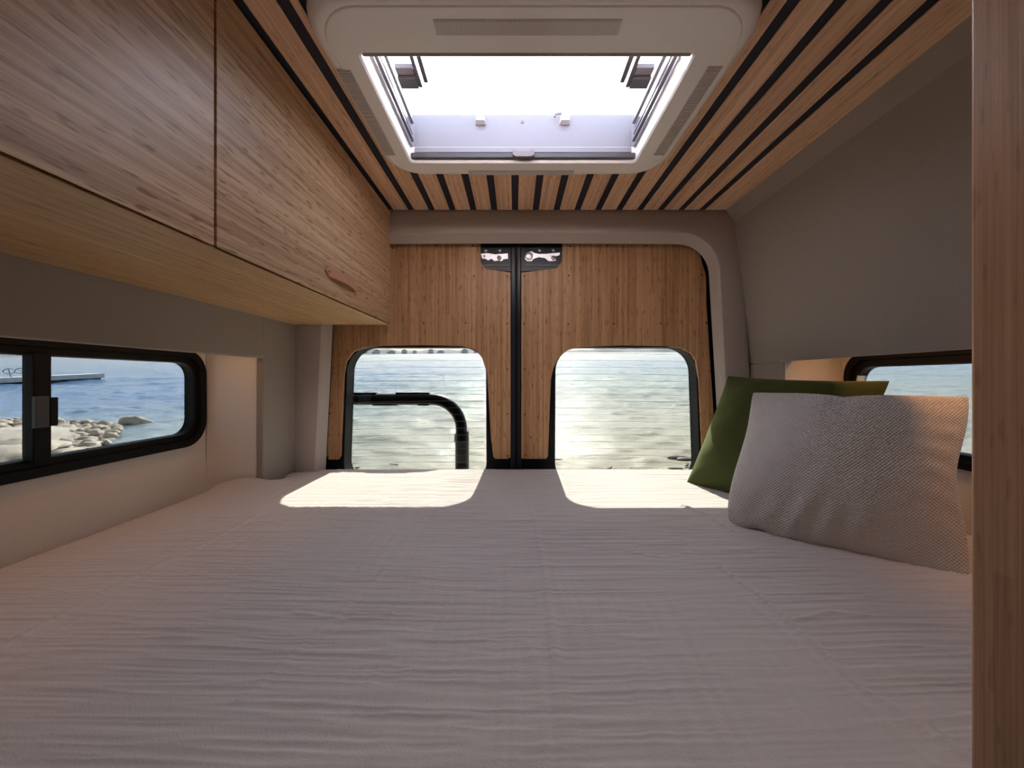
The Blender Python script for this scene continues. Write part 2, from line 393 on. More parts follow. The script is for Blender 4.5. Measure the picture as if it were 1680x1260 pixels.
sl = [(645,407),(716,403),(776,403),(778,453),(832.5,453.5),(695,530),(764,530),(832.5,531),(832.5,606),(832.5,679),(833,748),(547,604),(541,678),(538,750),(600,530)]
sr = [(935.5,404),(997,403),(1060,403),(860,453),(933,452),(1151,451),(860,531),(932.5,532),(1007,531),(1084,531),(1159,529.5),(861,606),(861,680),(862,747),(1166,609),(1172,681)]
plL = [((788-845)*K, (622-399)*K+.01), ((789-845)*K, (622-430)*K), ((796-845)*K, (622-440)*K)]
plR = [((923-845)*K, (622-399)*K+.01), ((921-845)*K, (622-430)*K), ((913-845)*K, (622-440)*K)]
kg = GY/F
rear_door('door_1', px(536,750,PY)[0], px(548,520,PY)[0], (838-845)*K, ((574-845)*kg, (581-845)*kg, (800-845)*kg, (799-845)*kg, -.45, (622-571.5)*kg), sl, -1, plL, 'rear van door lined with bamboo, bicycle rack outside its window')
rear_door('door_2', px(1176,700,PY)[0], px(1160,470,PY)[0], (855-845)*K, ((908-845)*kg, (909-845)*kg, (1137-845)*kg, (1130-845)*kg, -.45, (622-571.5)*kg), sr, 1, plR, 'rear van door lined with bamboo beside the green pillow')
# centre seal between the doors
t1 = struct('trim_1'); tag(t1, 'black rubber seal strip between the two rear doors')
MB().box((838.3-845)*K, (854.7-845)*K, PY+.001, GY+.012, -.62, .64).build('seal_strip', M['black_gloss'], t1, bevel=.003)
MB().box(-.035, .045, GY+.0125, GY+.020, -.62, .66).build('outer_seal', M['black'], t1)
MB().box((845-845)*K, (849-845)*K, PY-.004, PY+.0008, -.62, .60).build('seal_lip', M['black'], t1, bevel=.001)

# latch covers at the top of the doors
def latch_plate(xs, label, foil_pts, screws, lens=None):
    t = thing('door_latch', label, 'latch', ((xs[0][0]-845)*K, PY, (622-445)*K))
    Yf = PY+.004
    MB().prism([((x-845)*K, (622-y)*K) for x, y in xs], lambda p: (p[0], Yf, p[1]), lambda p: (p[0], PY+.0135, p[1])).build('plate', M['black_gloss'], t, bevel=.002)
    MB().prism([((x-845)*K, (622-y)*K) for x, y in foil_pts], lambda p: (p[0], Yf-.002, p[1]), lambda p: (p[0], Yf-.0002, p[1])).build('silver_pad', M['foil'], t)
    for (sx, sy, r) in screws:
        MB().disc(((sx-845)*K, Yf-.0002, (622-sy)*K), (0,-1,0), r*K, .004, 14, 1).build('screw', M['screw_grey'], t, smooth=40)
    yb = 436
    x0, x1 = min(x for x, _ in xs)+6, max(x for x, _ in xs)-3
    MB().box((x0-845)*K, (x1-845)*K, Yf-.004, Yf-.0002, (622-yb)*K, (622-yb+1.4)*K).build('rib', M['grey_plastic'], t)
    if lens: MB().disc(((lens[0]-845)*K, Yf-.0021, (622-lens[1])*K), (0,-1,0), lens[2]*K, .006, 18, 1).build('lock_barrel', M['foil'], t, smooth=40)
    return t
latch_plate([(787.5,401),(838.5,401),(838.5,445.5),(815,443),(796,440),(791,436),(789,430)], 'black latch cover on the door left of the seal, under the header',
            [(788.8,416),(800,415),(812,417),(833,415.5),(833.5,424),(826,425),(823,428),(817,427),(811,428),(806,424),(801,427),(796,424),(791,424)], [(797,410.5,3.3),(819.5,410.5,3.3),(819,423,3.8),(794.5,420,2)])
latch_plate([(854.5,401),(923.5,401),(921,430),(918.5,437),(913,440.5),(895,443),(854.5,445.5)], 'black latch cover with round lock on the door right of the seal, under the header',
            [(862,418),(864,414),(872,412),(877,415),(884,416.5),(898,416),(908,415),(918.5,414),(918.5,418),(911,421),(912,427),(906,428),(900,428),(894,423),(884,421.5),(876,424),(872,428),(865,428),(861,424)], [(885.5,410.5,3.3),(908.5,410.5,3.3),(908,423,4)], (868,420,6.5))

# ------------------------------------------------------------------ side windows
def side_window(name, X, s, y0, y1, z0, z1, mull, label, fz0, fz1):
    """s = -1 left, +1 right; frame stands proud of the recess panel towards the room"""
    w = struct(name); tag(w, label)
    Xi = X - s*.012; Xo = X + s*.034
    outer = rr(y0, y1, fz0, fz1, .085); inner = rr(y0+.04, y1-.04, z0, z1, .05)
    m = lambda xx: (lambda p: (xx, p[0], p[1]))
    # frame profile: outer flange, step, inner channel
    def mixl(t): return [(a[0]+(b_[0]-a[0])*t, a[1]+(b_[1]-a[1])*t) for a, b_ in zip(outer, inner)]
    loops = [[m(X+s*.0005)(p) for p in mixl(0)], [m(Xi)(p) for p in mixl(.06)], [m(Xi)(p) for p in mixl(.55)], [m(Xi+s*.010)(p) for p in mixl(.60)],
             [m(Xi+s*.010)(p) for p in mixl(.95)], [m(Xi+s*.014)(p) for p in mixl(1.0)], [m(Xo)(p) for p in mixl(1.0)], [m(Xo)(p) for p in mixl(.3)]]
    MB().loft(loops).build('frame', M['black'], w, smooth=25)
    # fixed pane and sliding pane with their stiles
    MB().box(min(X+s*.022, X+s*.027), max(X+s*.022, X+s*.027), mull, y1-.035, z0-.004, z1+.004).build('pane', M['side_glass'], w)
    MB().box(min(X+s*.008, X+s*.013), max(X+s*.008, X+s*.013), y0+.035, mull+.02, z0-.004, z1+.004).build('pane', M['side_glass'], w)
    x0, x1 = sorted((Xi-s*.006, X+s*.006)); MB().box(x0, x1, mull-.030, mull+.004, z0-.006, z1+.006).build('stile', M['black'], w, bevel=.003)
    x0, x1 = sorted((X+s*.014, X+s*.032)); MB().box(x0, x1, mull-.012, mull+.030, z0-.006, z1+.006).build('stile', M['black'], w, bevel=.002)
    x0, x1 = sorted((Xi-s*.016, Xi-s*.0062)); zc = (z0+z1)/2-.008
    MB().box(x0, x1, mull-.034, mull-.008, zc-.038, zc+.034).build('latch', M['latch_grey'], w, bevel=.002)
    x0, x1 = sorted((Xi-s*.012, Xi-s*.0062)); MB().box(x0, x1, mull-.004, mull+.012, zc-.036, zc+.030).build('latch_keeper', M['black'], w, bevel=.002)
    return w
side_window('window_1', FX, -1, .44, 1.345, -.182, .054, .885, 'black framed sliding side window over the rocky shore', -.226, .10)
side_window('window_2', GX, 1, .44, 1.345, -.195, .040, .885, 'black framed sliding side window behind the pillows', -.235, .095)

# warm light strips hidden above the recess openings
def led(X, s, label, power):
    t = thing('light_strip', label, 'light', (X, .8, .088), 'warm light strips above the recesses')
    MB().box(X-.008, X+.008, .30, 1.34, .105, .1145).build('channel', M['white_plastic'], t)
    MB().box(X-.005, X+.005, .31, 1.33, .103, .1049).build('diffuser', M['led'], t)
    ld = bpy.data.lights.new('light_strip_glow', 'AREA'); ld.shape = 'RECTANGLE'; ld.size = .012; ld.size_y = 1.0; ld.energy = power; ld.color = (1,.47,.18)
    lo = bpy.data.objects.new('light_strip_glow', ld); C.objects.link(lo); lo.parent = t; lo.location = (0, .02, .0135)
    return t
led(-.95, -1, 'hidden warm light strip above the window over the rocky shore', .05)
led(1.03, 1, 'hidden warm light strip above the window behind the pillows', .115)

# ------------------------------------------------------------------ overhead cabinet
CX = -.507; CZ = .221; CT = .685; CE = 1.560
cab = thing('overhead_cabinet', 'long bamboo overhead cabinet with leather pull above the side window', 'cabinet', (CX-.19, .8, CZ))
MB().box(WX+.003, CX-.0205, -.60, CE-.001, CZ+.0185, CT).build('body', M['bam_cab'], cab)
MB().prism([(WX+.003,CZ),(CX-.002,CZ),(CX-.0185,CZ+.0165),(CX-.0205,CZ+.018),(WX+.003,CZ+.018)], lambda p: (p[0],-.60,p[1]), lambda p: (p[0],CE,p[1])).build('bottom_panel', M['bam_under'], cab, bevel=.0015, seg=1)
for (y0, y1) in ((-.26, .6475), (.6525, CE)):
    d = MB().prism([(CX,CZ+.0032),(CX,CT-.004),(CX-.020,CT-.004),(CX-.020,CZ+.0225)], lambda p: (p[0],y0,p[1]), lambda p: (p[0],y1,p[1])).build('cabinet_door', M['bam_cab'], cab, bevel=.001, seg=1)
    if y1 == CE:
        # leather pull: a strap with rounded ends, bowed away from the door, two rivets
        k = .507/F
        ya, yb = .507*F/(845-533), .507*F/(845-586); zc = (622-459)/(845-560)*.507
        hw = .0115; n = 14
        def strap(off):
            L_ = []
            for i in range(n+1):
                t = i/n; y = ya+(yb-ya)*t
                w = hw*math.sqrt(max(0, 1-(max(0, .09-t)/.09)**2)) if t < .09 else hw*math.sqrt(max(0, 1-(max(0, t-.91)/.09)**2))
                w = max(w, .001)
                x = CX + .0015 + .011*math.sin(math.pi*min(1, max(0, (t-.1)/.8)))**.8 + off
                L_.append([(x, y, zc-w), (x, y, zc+w)])
            return L_
        a, b_ = strap(0), strap(.003)
        loops = [[p[0], p[1], q[1], q[0]] for p, q in zip(a, b_)]
        MB().loft(loops, True, True).build('handle', M['leather'], d, smooth=40)
        for yy in (ya+(yb-ya)*.06, ya+(yb-ya)*.94):
            MB().disc((CX+.0046, yy, zc), (1,0,0), .0048, .004, 14, 1).build('rivet', M['brass'], d, smooth=40)

# ------------------------------------------------------------------ wardrobe at the right edge
wd = thing('wardrobe', 'tall bamboo wardrobe at the foot of the bed', 'wardrobe', (.64, -.1, FLOOR))
MB().box(.362, .86, -.55, .285, FLOOR+.06, .684).build('body', M['bam_post'], wd)
MB().box(.360, .385, -.55, .3045, FLOOR, .686).build('side_panel', M['bam_post'], wd, bevel=.0035, seg=3)
MB().box(.3855, .86, .2855, .3040, FLOOR, .685).build('back_panel', M['bam_edge'], wd)

# ------------------------------------------------------------------ skylight
sk = thing('skylight', 'white framed roof skylight with open blind and clear dome', 'skylight', (.025, .97, .655))
SZ = .656
def skl(ix, iy, r, z, fy=0):
    return [(x, y, z) for x, y in rr(-.392+ix, .462-ix, .652+iy, 1.247-iy, r, 10)]
OX0, OX1, OY0, OY1 = -.314, .362, .776, 1.163
opn = lambda e, z, r=.012: [(x, y, z) for x, y in rr(OX0-e, OX1+e, OY0-e, OY1+e, r, 10)]
MB().loft([skl(.004,.004,.10,CEIL+.014), skl(-.002,-.002,.10,CEIL-.006), skl(.000,.000,.10,SZ+.016), skl(.006,.006,.097,SZ+.007), skl(.016,.016,.09,SZ+.002), skl(.0225,.0225,.085,SZ+.0015),
           skl(.0245,.0245,.085,SZ+.004), skl(.0265,.0265,.083,SZ+.0005), skl(.034,.034,.078,SZ), opn(.004,SZ), opn(0,SZ+.004), opn(.001,SZ+.020,.010), opn(.002,CEIL+.014)]).build('frame', M['white_plastic'], sk, smooth=30)
# light lenses set in the frame, each finely ribbed
def lens(x0, x1, y0, y1, along):
    o = MB().box(x0, x1, y0, y1, SZ-.0012, SZ+.001).build('lens', M['lens'], sk)
    b = MB(); n = 60
    L0, L1 = (y0, y1) if along == 'Y' else (x0, x1)
    n = int((L1-L0)/.0052)
    for i in range(n):
        a = L0+.002+(L1-L0-.004)*i/n; w = (L1-L0)/n*.5
        if along == 'Y': b.box(x0+.002, x1-.002, a, a+w, SZ-.0026, SZ-.0012)
        else: b.box(a, a+w, y0+.002, y1-.002, SZ-.0026, SZ-.0012)
    tag(b.build('lens_ribs', M['lens'], o), kind='stuff')
M['lens'] = plain('ribbed_lens', (.62,.56,.53), .25)
lens(-.380, -.349, .815, 1.125, 'Y'); lens(.405, .436, .805, 1.125, 'Y'); lens(-.148, .186, 1.208, 1.232, 'X'); lens(-.150, .196, .700, .732, 'X')
# cassettes of blind and screen
MB().box(OX0+.001, OX1-.001, OY1-.012, OY1-.001, SZ+.008, SZ+.024).build('screen_cassette', M['dark_plastic'], sk, bevel=.003)
MB().box(OX0+.001, OX1-.001, OY0+.001, OY0+.014, SZ+.006, SZ+.026).build('blind_cassette', M['grey_plastic'], sk, bevel=.003)
MB().box(OX0+.012, OX1-.012, OY1-.009, OY1+.006, SZ+.026, SZ+.040).build('rail', M['shaft'], sk, bevel=.001)
MB().box(OX0+.012, OX1-.012, OY1-.004, OY1+.006, SZ+.0402, SZ+.0435).build('rail_gasket', M['dark_plastic'], sk)
# pull handle of the screen
MB().prism([(-.034,0),(-.034,.016),(-.024,.016),(-.018,.012),(.018,.012),(.024,.016),(.034,.016),(.034,0),(.024,-.005),(-.024,-.005)],
           lambda p: (.026+p[0]*.95-.001, OY1-.024, SZ+.010+p[1]), lambda p: (.026+p[0]*.95-.001, OY1-.0125, SZ+.010+p[1])).build('handle', M['grey_plastic'], sk, bevel=.002)
# shaft up through the roof
TOP = .800
sh = lambda x0, x1, y0, y1, z: [(x, y, z) for x, y in rr(x0, x1, y0, y1, .012, 6)]
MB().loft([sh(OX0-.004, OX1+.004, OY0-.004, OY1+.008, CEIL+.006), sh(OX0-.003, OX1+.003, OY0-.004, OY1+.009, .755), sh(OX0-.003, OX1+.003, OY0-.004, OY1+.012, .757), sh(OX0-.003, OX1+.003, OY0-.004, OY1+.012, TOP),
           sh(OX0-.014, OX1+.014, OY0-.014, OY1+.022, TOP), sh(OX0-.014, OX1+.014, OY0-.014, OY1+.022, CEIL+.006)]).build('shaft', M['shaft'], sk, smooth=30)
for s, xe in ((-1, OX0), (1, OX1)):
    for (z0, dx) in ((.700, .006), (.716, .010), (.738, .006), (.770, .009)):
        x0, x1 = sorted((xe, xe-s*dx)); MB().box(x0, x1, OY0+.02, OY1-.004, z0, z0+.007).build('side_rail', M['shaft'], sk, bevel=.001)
# clear dome, propped a little on its arms
def dome():
    b = MB(); loops = []
    for (e, z) in ((.02, TOP+.012), (.015, TOP+.03), (.0, TOP+.045), (-.04, TOP+.055), (-.14, TOP+.06)):
        loops.append([(x, y, z) for x, y in rr(OX0-e, OX1+e, OY0-e, OY1+e+.008, max(.01, .05), 6)])
    b.loft(loops); n = len(loops[0]); b.f.append(tuple(range(len(b.v)-n, len(b.v)))); return b
dome().build('dome', M['acrylic'], sk, smooth=50)
MB().ring(rr(OX0-.03, OX1+.03, OY0-.03, OY1+.038, .03), rr(OX0-.006, OX1+.006, OY0-.006, OY1+.014, .012), lambda p: (p[0], p[1], TOP+.001), lambda p: (p[0], p[1], TOP+.011)).build('dome_rim', M['shaft'], sk)
for s, xe in ((-1, OX0), (1, OX1)):
    # folding arm: a base shoe on the shaft wall and two bars running forward
    X = lambda d: xe - s*d
    def bx(d0, d1, y0, y1, z0, z1, name, mat, bev=.002):
        x0, x1 = sorted((X(d0), X(d1))); MB().box(x0, x1, y0, y1, z0, z1).build(name, mat, sk, bevel=bev)
    bx(.012, .060, .985, 1.020, .770, .796, 'arm_shoe', M['dark_plastic'])
    bx(.060, .070, .80, 1.018, .772, .800, 'arm_bar', M['dark_plastic'])
    bx(.074, .086, .79, 1.012, .780, .808, 'arm_bar', M['dark_plastic'])
    bx(.012, .058, .960, .984, .778, .790, 'arm_link', M['grey_plastic'])
    bx(.012, .030, .80, .84, .775, .80, 'arm_shoe', M['dark_plastic'])
# two catches on the rear wall of the shaft
for (xp, hook) in ((788.5, 'up'), (926.5, 'side')):
    Yk = OY1+.004; k = Yk/F; xc = (xp-845)*k
    m0 = lambda p: (xc+p[0]*k, Yk+.007, (622-p[1])*k); m1 = lambda p: (xc+p[0]*.8*k, Yk-.018, (622-p[1])*k)
    c = MB().prism([(-9,203),(9,203),(8,198),(6,186),(-6,186),(-8,198)], m0, m1).build('catch', M['white_plastic'], sk, bevel=.002)
    if hook == 'up': MB().tube([(xc, Yk-.006, (622-187)*k), (xc, Yk-.006, (622-180)*k), (xc+.001, Yk-.006, (622-177)*k)], [.002,.0025,.004], 8).build('catch_hook', M['grey_plastic'], c)
    else: MB().tube([(xc-.009, Yk-.006, (622-188)*k), (xc-.022, Yk-.006, (622-188.5)*k), (xc-.030, Yk-.006, (622-190)*k), (xc-.031, Yk-.006, (622-194)*k)], [.004,.004,.0035,.003], 8).build('catch_hook', M['grey_plastic'], c)
MB().disc((.023, OY1+.0118, .787), (0,-1,0), .005, .002, 12).build('screw_cap', M['grey_plastic'], sk)

# ------------------------------------------------------------------ bed
rng = np.random.default_rng(7)
def vnoise(x, y, seed):
    """smooth value noise on arrays"""
    r = np.random.default_rng(seed); T = r.random((256, 256))
    xi = np.floor(x).astype(int); yi = np.floor(y).astype(int); fx = x-xi; fy = y-yi
    fx = fx*fx*(3-2*fx); fy = fy*fy*(3-2*fy)
    g = lambda a, b_: T[a % 256, b_ % 256]
    return (g(xi,yi)*(1-fx)+g(xi+1,yi)*fx)*(1-fy)+(g(xi,yi+1)*(1-fx)+g(xi+1,yi+1)*fx)*fy - .5
def sstep(a, b_, x):
    t = np.clip((x-a)/(b_-a), 0, 1); return t*t*(3-2*t)
def bed_edges(y):
    xl = -1.062 + .16*sstep(1.335, 1.378, y) + .062*sstep(1.55, 1.575, y)
    xr = 1.132 - .165*sstep(1.335, 1.375, y) - .088*sstep(1.55, 1.575, y)
    return xl, xr
def bed_xy(x, y):
    Y = HB*F/(y-622); return ((x-845)/F*Y, Y)
CREASE = [([(858,786),(876,850),(892,930),(903,1010),(912,1085)], .0022, .005), ([(1180,930),(1245,975),(1300,1025),(1420,1135)], .0035, .004), ([(1232,990),(1330,1075),(1455,1190),(1530,1255)], .002, .006),
          ([(0,1066),(120,1000),(225,948),(330,898),(430,842)], .0035, .006), ([(590,932),(640,905),(700,872)], .002, .004), ([(395,1150),(520,1040),(640,930)], .0018, .006), ([(1450,1150),(1583,1240)], .003, .006),
          ([(1120,830),(1160,845),(1200,872)], .006, .006), ([(600,1125),(680,1060)], .0015, .006), ([(1290,1020),(1360,1005),(1420,1010)], .003, .005), ([(1030,905),(1090,915),(1130,905)], .002, .004), ([(480,1005),(560,1020),(640,1010)], .002, .005)]
def bed_height(x, y):
    wx = .35*vnoise(x*1.5, y*1.5, 1)
    a = y + .05*wx + .006*vnoise(x*9, y*14, 14)
    ridge = lambda n: (1-np.minimum(1, 2.6*np.abs(n)))**1.5
    h = .0017*ridge(vnoise(x*4.5+wx*3, a*88, 2)) + .0011*ridge(vnoise(x*9+5, a*120, 3)) + .0009*vnoise(x*16, a*170, 13)
    h = h*(1.0+1.4*vnoise(x*3, y*3.3, 9))*(1-.4*sstep(1.0,1.2,y))
    h = h + .0013*ridge(vnoise((x+.03*vnoise(x*3,y*5,12))*62, y*4.5, 4))*(.2+1.2*sstep(-.12,.3,vnoise(x*2.2,y*2.2,5)))
    h = h + .005*vnoise(x*2.1, y*2.3, 6) + .0016*vnoise(x*6, y*7, 8)
    for pts, amp, sg in CREASE:
        P2 = [bed_xy(*p) for p in pts]; best = np.full(x.shape, 9.0)
        for (ax, ay), (bx_, by) in zip(P2[:-1], P2[1:]):
            dx, dy = bx_-ax, by-ay; t = np.clip(((x-ax)*dx+(y-ay)*dy)/(dx*dx+dy*dy), 0, 1)
            best = np.minimum(best, np.hypot(x-ax-t*dx, y-ay-t*dy))
        h = h + amp*np.exp(-(best/sg)**2)
    # cover lifts against the end of the left recess
    h = h + .030*np.exp(-((x+.95)/.10)**2-((y-1.36)/.06)**2)
    return h
NX, NY = 420, 820
ys = np.linspace(.312, 1.617, NY); us = np.linspace(0, 1, NX)
Yg, U = np.meshgrid(ys, us, indexing='ij')
xl, xr = bed_edges(Yg); Xg = xl + (xr-xl)*U
H = bed_height(Xg, Yg)
edge = np.minimum(np.minimum(U, 1-U)*2.0, np.minimum((1.617-Yg), (Yg-.312)))
H = H - .02*(1-sstep(0, .03, edge)) * (Yg < 1.5) - .004*(1-sstep(0,.012,1.617-Yg))
Zg = -HB + H
top = np.stack([Xg, Yg, Zg], -1).reshape(-1, 3)
bot = np.stack([Xg, Yg, np.full_like(Zg, -HB-.034)], -1)
rim_idx = [i for i in range(NX)] + [j*NX+NX-1 for j in range(1, NY)] + [(NY-1)*NX+i for i in range(NX-2, -1, -1)] + [j*NX for j in range(NY-2, 0, -1)]
faces = [(j*NX+i, j*NX+i+1, (j+1)*NX+i+1, (j+1)*NX+i) for j in range(NY-1) for i in range(NX-1)]
n0 = len(top); rimv = [tuple(bot.reshape(-1,3)[k]) for k in rim_idx]; nr = len(rim_idx)
faces += [(rim_idx[i], n0+i, n0+(i+1) % nr, rim_idx[(i+1) % nr]) for i in range(nr)]
me = bpy.data.meshes.new('bedspread'); me.from_pydata(top.tolist()+[list(v) for v in rimv], [], faces)
me.polygons.foreach_set('use_smooth', [True]*len(me.polygons))
def cloth_mat(name, col, bumpd, scale, sheen=.2):
    m, N, L, b = new_mat(name)
    t = N.new('ShaderNodeTexCoord'); b.inputs['Base Color'].default_value = (*col, 1); b.inputs['Roughness'].default_value = .95; b.inputs['Specular IOR Level'].default_value = .15
    b.inputs['Sheen Weight'].default_value = sheen
    n = N.new('ShaderNodeTexNoise'); n.inputs['Scale'].default_value = scale; n.inputs['Detail'].default_value = 4; L.new(t.outputs['Object'], n.inputs['Vector'])
    bp = N.new('ShaderNodeBump'); bp.inputs['Strength'].default_value = .5; bp.inputs['Distance'].default_value = bumpd
    L.new(n.outputs['Fac'], bp.inputs['Height']); L.new(bp.outputs['Normal'], b.inputs['Normal'])
    return m
M['muslin'] = cloth_mat('crinkled_muslin', (.73,.66,.615), .0012, 420)
me.materials.append(M['muslin'])
cover = bpy.data.objects.new('bedspread', me); C.objects.link(cover)
tag(cover, 'crinkled off-white muslin bedspread covering the whole bed', 'bedspread')
bed = thing('bed', 'wide platform bed across the van under the bedspread', 'bed', (0, .95, FLOOR))
def slab(z0, z1, inset):
    yy = np.linspace(.312+inset, 1.617-inset, 60); l, r = bed_edges(yy)
    poly = [(a+inset, y) for a, y in zip(l, yy)] + [(a-inset, y) for a, y in zip(r[::-1], yy[::-1])]
    return MB().prism(poly, lambda p: (p[0], p[1], z0), lambda p: (p[0], p[1], z1))
slab(-HB-.17, -HB-.036, .012).build('mattress', plain('mattress_white', (.7,.68,.65), .9), bed)
slab(-HB-.20, -HB-.171, .02).build('platform', M['bam_slat'], bed)
for x in (-.80, .80): MB().box(x-.02, x+.02, .40, 1.55, FLOOR, -HB-.201).build('leg_panel', M['bam_slat'], bed)

# ------------------------------------------------------------------ pillows
def pillow(name, mat, BL, BR, TR, TL, thick, seed, label, n=90, folds=(), hollow=.055, rc=0.0, edge=2.6, pw=.55, shape=lambda A, B, a, b: (a, b)):
    """corner points in space; a stuffed cushion with pointed corners and slightly hollow edges"""
    BL, BR, TR, TL = map(Vector, (BL, BR, TR, TL))
    nrm = (BR-BL).cross(TL-BL).normalized()          # towards the camera side
    u = np.linspace(-1, 1, n); A, B = np.meshgrid(u, u, indexing='ij')
    rcx = 1-rc*np.abs(A*B)**5*((A < 0) & (B < 0)) - .012*np.abs(A*B)**8; a = A*(1-hollow*(1-B**2)*np.abs(A)**2)*rcx; b_ = B*(1-hollow*(1-A**2)*np.abs(B)**2)*rcx
    a, b_ = shape(A, B, a, b_)
    th = ((1-np.abs(A)**edge)*(1-np.abs(B)**edge))
    th = np.clip(th, 0, 1)**pw
    r = np.random.default_rng(seed)
    wr = .010*vnoise(A*2.2+3, B*2.2+7, seed) + .005*vnoise(A*5+3, B*5+7, seed+1)
    for (a0, b0, a1, b1, amp, sg) in folds:          # soft creases, deepest at their first end
        dx, dy = a1-a0, b1-b0; t = np.clip(((A-a0)*dx+(B-b0)*dy)/(dx*dx+dy*dy), 0, 1)
        q = np.hypot(A-a0-t*dx, B-b0-t*dy); s_ = sg*(1+.8*t)
        wr = wr + amp*(1-t)**.8*(np.exp(-(q/s_)**2) - .55*np.exp(-((q-2.0*s_)/(s_))**2))
    def P(sa, sb, w):
        s, t = (sa+1)/2, (sb+1)/2
        return (BL*(1-s)*(1-t) + BR*s*(1-t) + TR*s*t + TL*(1-s)*t) + nrm*w
    vs = []; fs = []
    for i in range(n):
        for j in range(n): vs.append(P(a[i,j], b_[i,j], thick*th[i,j]*.5 + wr[i,j]*th[i,j]))
    back = {}
    for i in range(n):
        for j in range(n):
            if i in (0, n-1) or j in (0, n-1): back[i,j] = i*n+j
            else: back[i,j] = len(vs); vs.append(P(a[i,j], b_[i,j], -thick*.5*th[i,j] + wr[i,j]*.3*th[i,j]))
    for i in range(n-1):
        for j in range(n-1):
            fs.append((i*n+j, (i+1)*n+j, (i+1)*n+j+1, i*n+j+1)); fs.append((back[i,j], back[i,j+1], back[i+1,j+1], back[i+1,j]))
    low = min(v.z for v in vs)
    return vs, fs, label, name, mat, low
def cream_outline(A, B, a, b):
    a = a - .075*np.maximum(A, 0)**3*np.exp(-((B-.05)/.45)**2)                      # drawn in on the wardrobe side
    b = b - .045*np.maximum(B, 0)**3*np.exp(-((A+.02)/.22)**2)                      # dent in the top edge
    b = b + .05*np.maximum(-B, 0)**4*np.exp(-((A+.62)/.12)**2) + .012*np.maximum(-B, 0)**3*np.sin(A*5)
    a = a + .015*np.maximum(-A, 0)**3*np.sin(B*4)
    return a, b
def put_pillow(args, rest):
    vs, fs, label, name, mat, low = args
    b = MB(); b.v = [tuple(v) for v in vs]; b.f = fs
    o = b.build(name, mat, None, smooth=60)
    tag(o, label, 'pillow', 'throw pillows on the bed'); return o
def waffle(name, col):
    m, N, L, b = new_mat(name)
    t = N.new('ShaderNodeTexCoord'); b.inputs['Roughness'].default_value = .95; b.inputs['Specular IOR Level'].default_value = .1
    sep = N.new('ShaderNodeSeparateXYZ')
    # weave runs along the cushion: rotate the object frame onto it
    mp = N.new('ShaderNodeVectorRotate'); mp.rotation_type = 'Z_AXIS'; mp.inputs['Angle'].default_value = math.radians(42)
    L.new(t.outputs['Object'], mp.inputs['Vector']); L.new(mp.outputs['Vector'], sep.inputs[0])
    s1 = math_n(N, L, 'SINE', math_n(N, L, 'MULTIPLY', sep.outputs[0], 900)); s2 = math_n(N, L, 'SINE', math_n(N, L, 'MULTIPLY', sep.outputs[2], 960))
    pr = math_n(N, L, 'MULTIPLY', s1, s2)
    bp = N.new('ShaderNodeBump'); bp.inputs['Strength'].default_value = .7; bp.inputs['Distance'].default_value = .003
    L.new(pr, bp.inputs['Height']); L.new(bp.outputs['Normal'], b.inputs['Normal'])
    r = N.new('ShaderNodeValToRGB'); r.color_ramp.elements[0].color = (*[c*.70 for c in col], 1); r.color_ramp.elements[1].color = (*col, 1)
    r.color_ramp.elements[0].position = .0; r.color_ramp.elements[1].position = 1
    L.new(math_n(N, L, 'ADD', math_n(N, L, 'MULTIPLY', pr, .5), .5), r.inputs['Fac']); L.new(r.outputs['Color'], b.inputs['Base Color'])
    return m
M['waffle'] = waffle('waffle_weave', (.90,.84,.79))
M['velvet'] = cloth_mat('green_velvet', (.050,.060,.017), .0006, 500, .4)
M['velvet'].node_tree.nodes['Principled BSDF'].inputs['Sheen Tint'].default_value = (.55,.6,.25,1)
def P3(x, y, Y): a = px(x, y, Y); return (a[0], Y, a[1])
put_pillow(pillow('throw_pillow', M['velvet'], P3(1124,795,1.415), (.855,1.00,-.368), P3(1462,624,1.06), P3(1194,616,1.47), .20, 21, 'dark green velvet throw pillow leaning behind the cream one',
                  hollow=.05, edge=2.0, pw=.70, folds=((-1,-1,-.6,-.5,-.008,.08),(-1,-.7,-.5,-.45,-.006,.07),(1,1,.6,.65,-.010,.07),(1,.8,.65,.6,-.008,.06),(.85,1,.6,.7,-.008,.06),(-1,1,-.6,.7,-.008,.07),(-1,.2,-.6,.1,-.006,.08))), 0)
put_pillow(pillow('throw_pillow', M['waffle'], P3(1184,862,1.010), P3(1592,958,.735), P3(1592,650,.885), P3(1236,643,1.150), .22, 33, 'cream waffle-weave throw pillow in front of the green one',
                  hollow=.015, rc=.05, edge=2.0, pw=.70, shape=cream_outline,
                  folds=((-.50,-1,-.20,-.30,-.016,.055),(-.22,-1,.02,-.38,-.018,.05),(.05,-1,.18,-.45,-.014,.05),(-.75,-.9,-.45,-.45,-.012,.06),(.35,-1,.42,-.55,-.008,.06),
                         (1,.62,.50,.42,-.010,.05),(1,.36,.45,.24,-.012,.05),(1,.08,.45,.06,-.013,.05),(1,-.20,.50,-.12,-.012,.055),(1,-.5,.6,-.35,-.010,.06),(1,1,.6,.65,-.010,.06),(-.02,1,-.02,.55,-.016,.06),(-1,1,-.7,.7,-.006,.06))), 0)

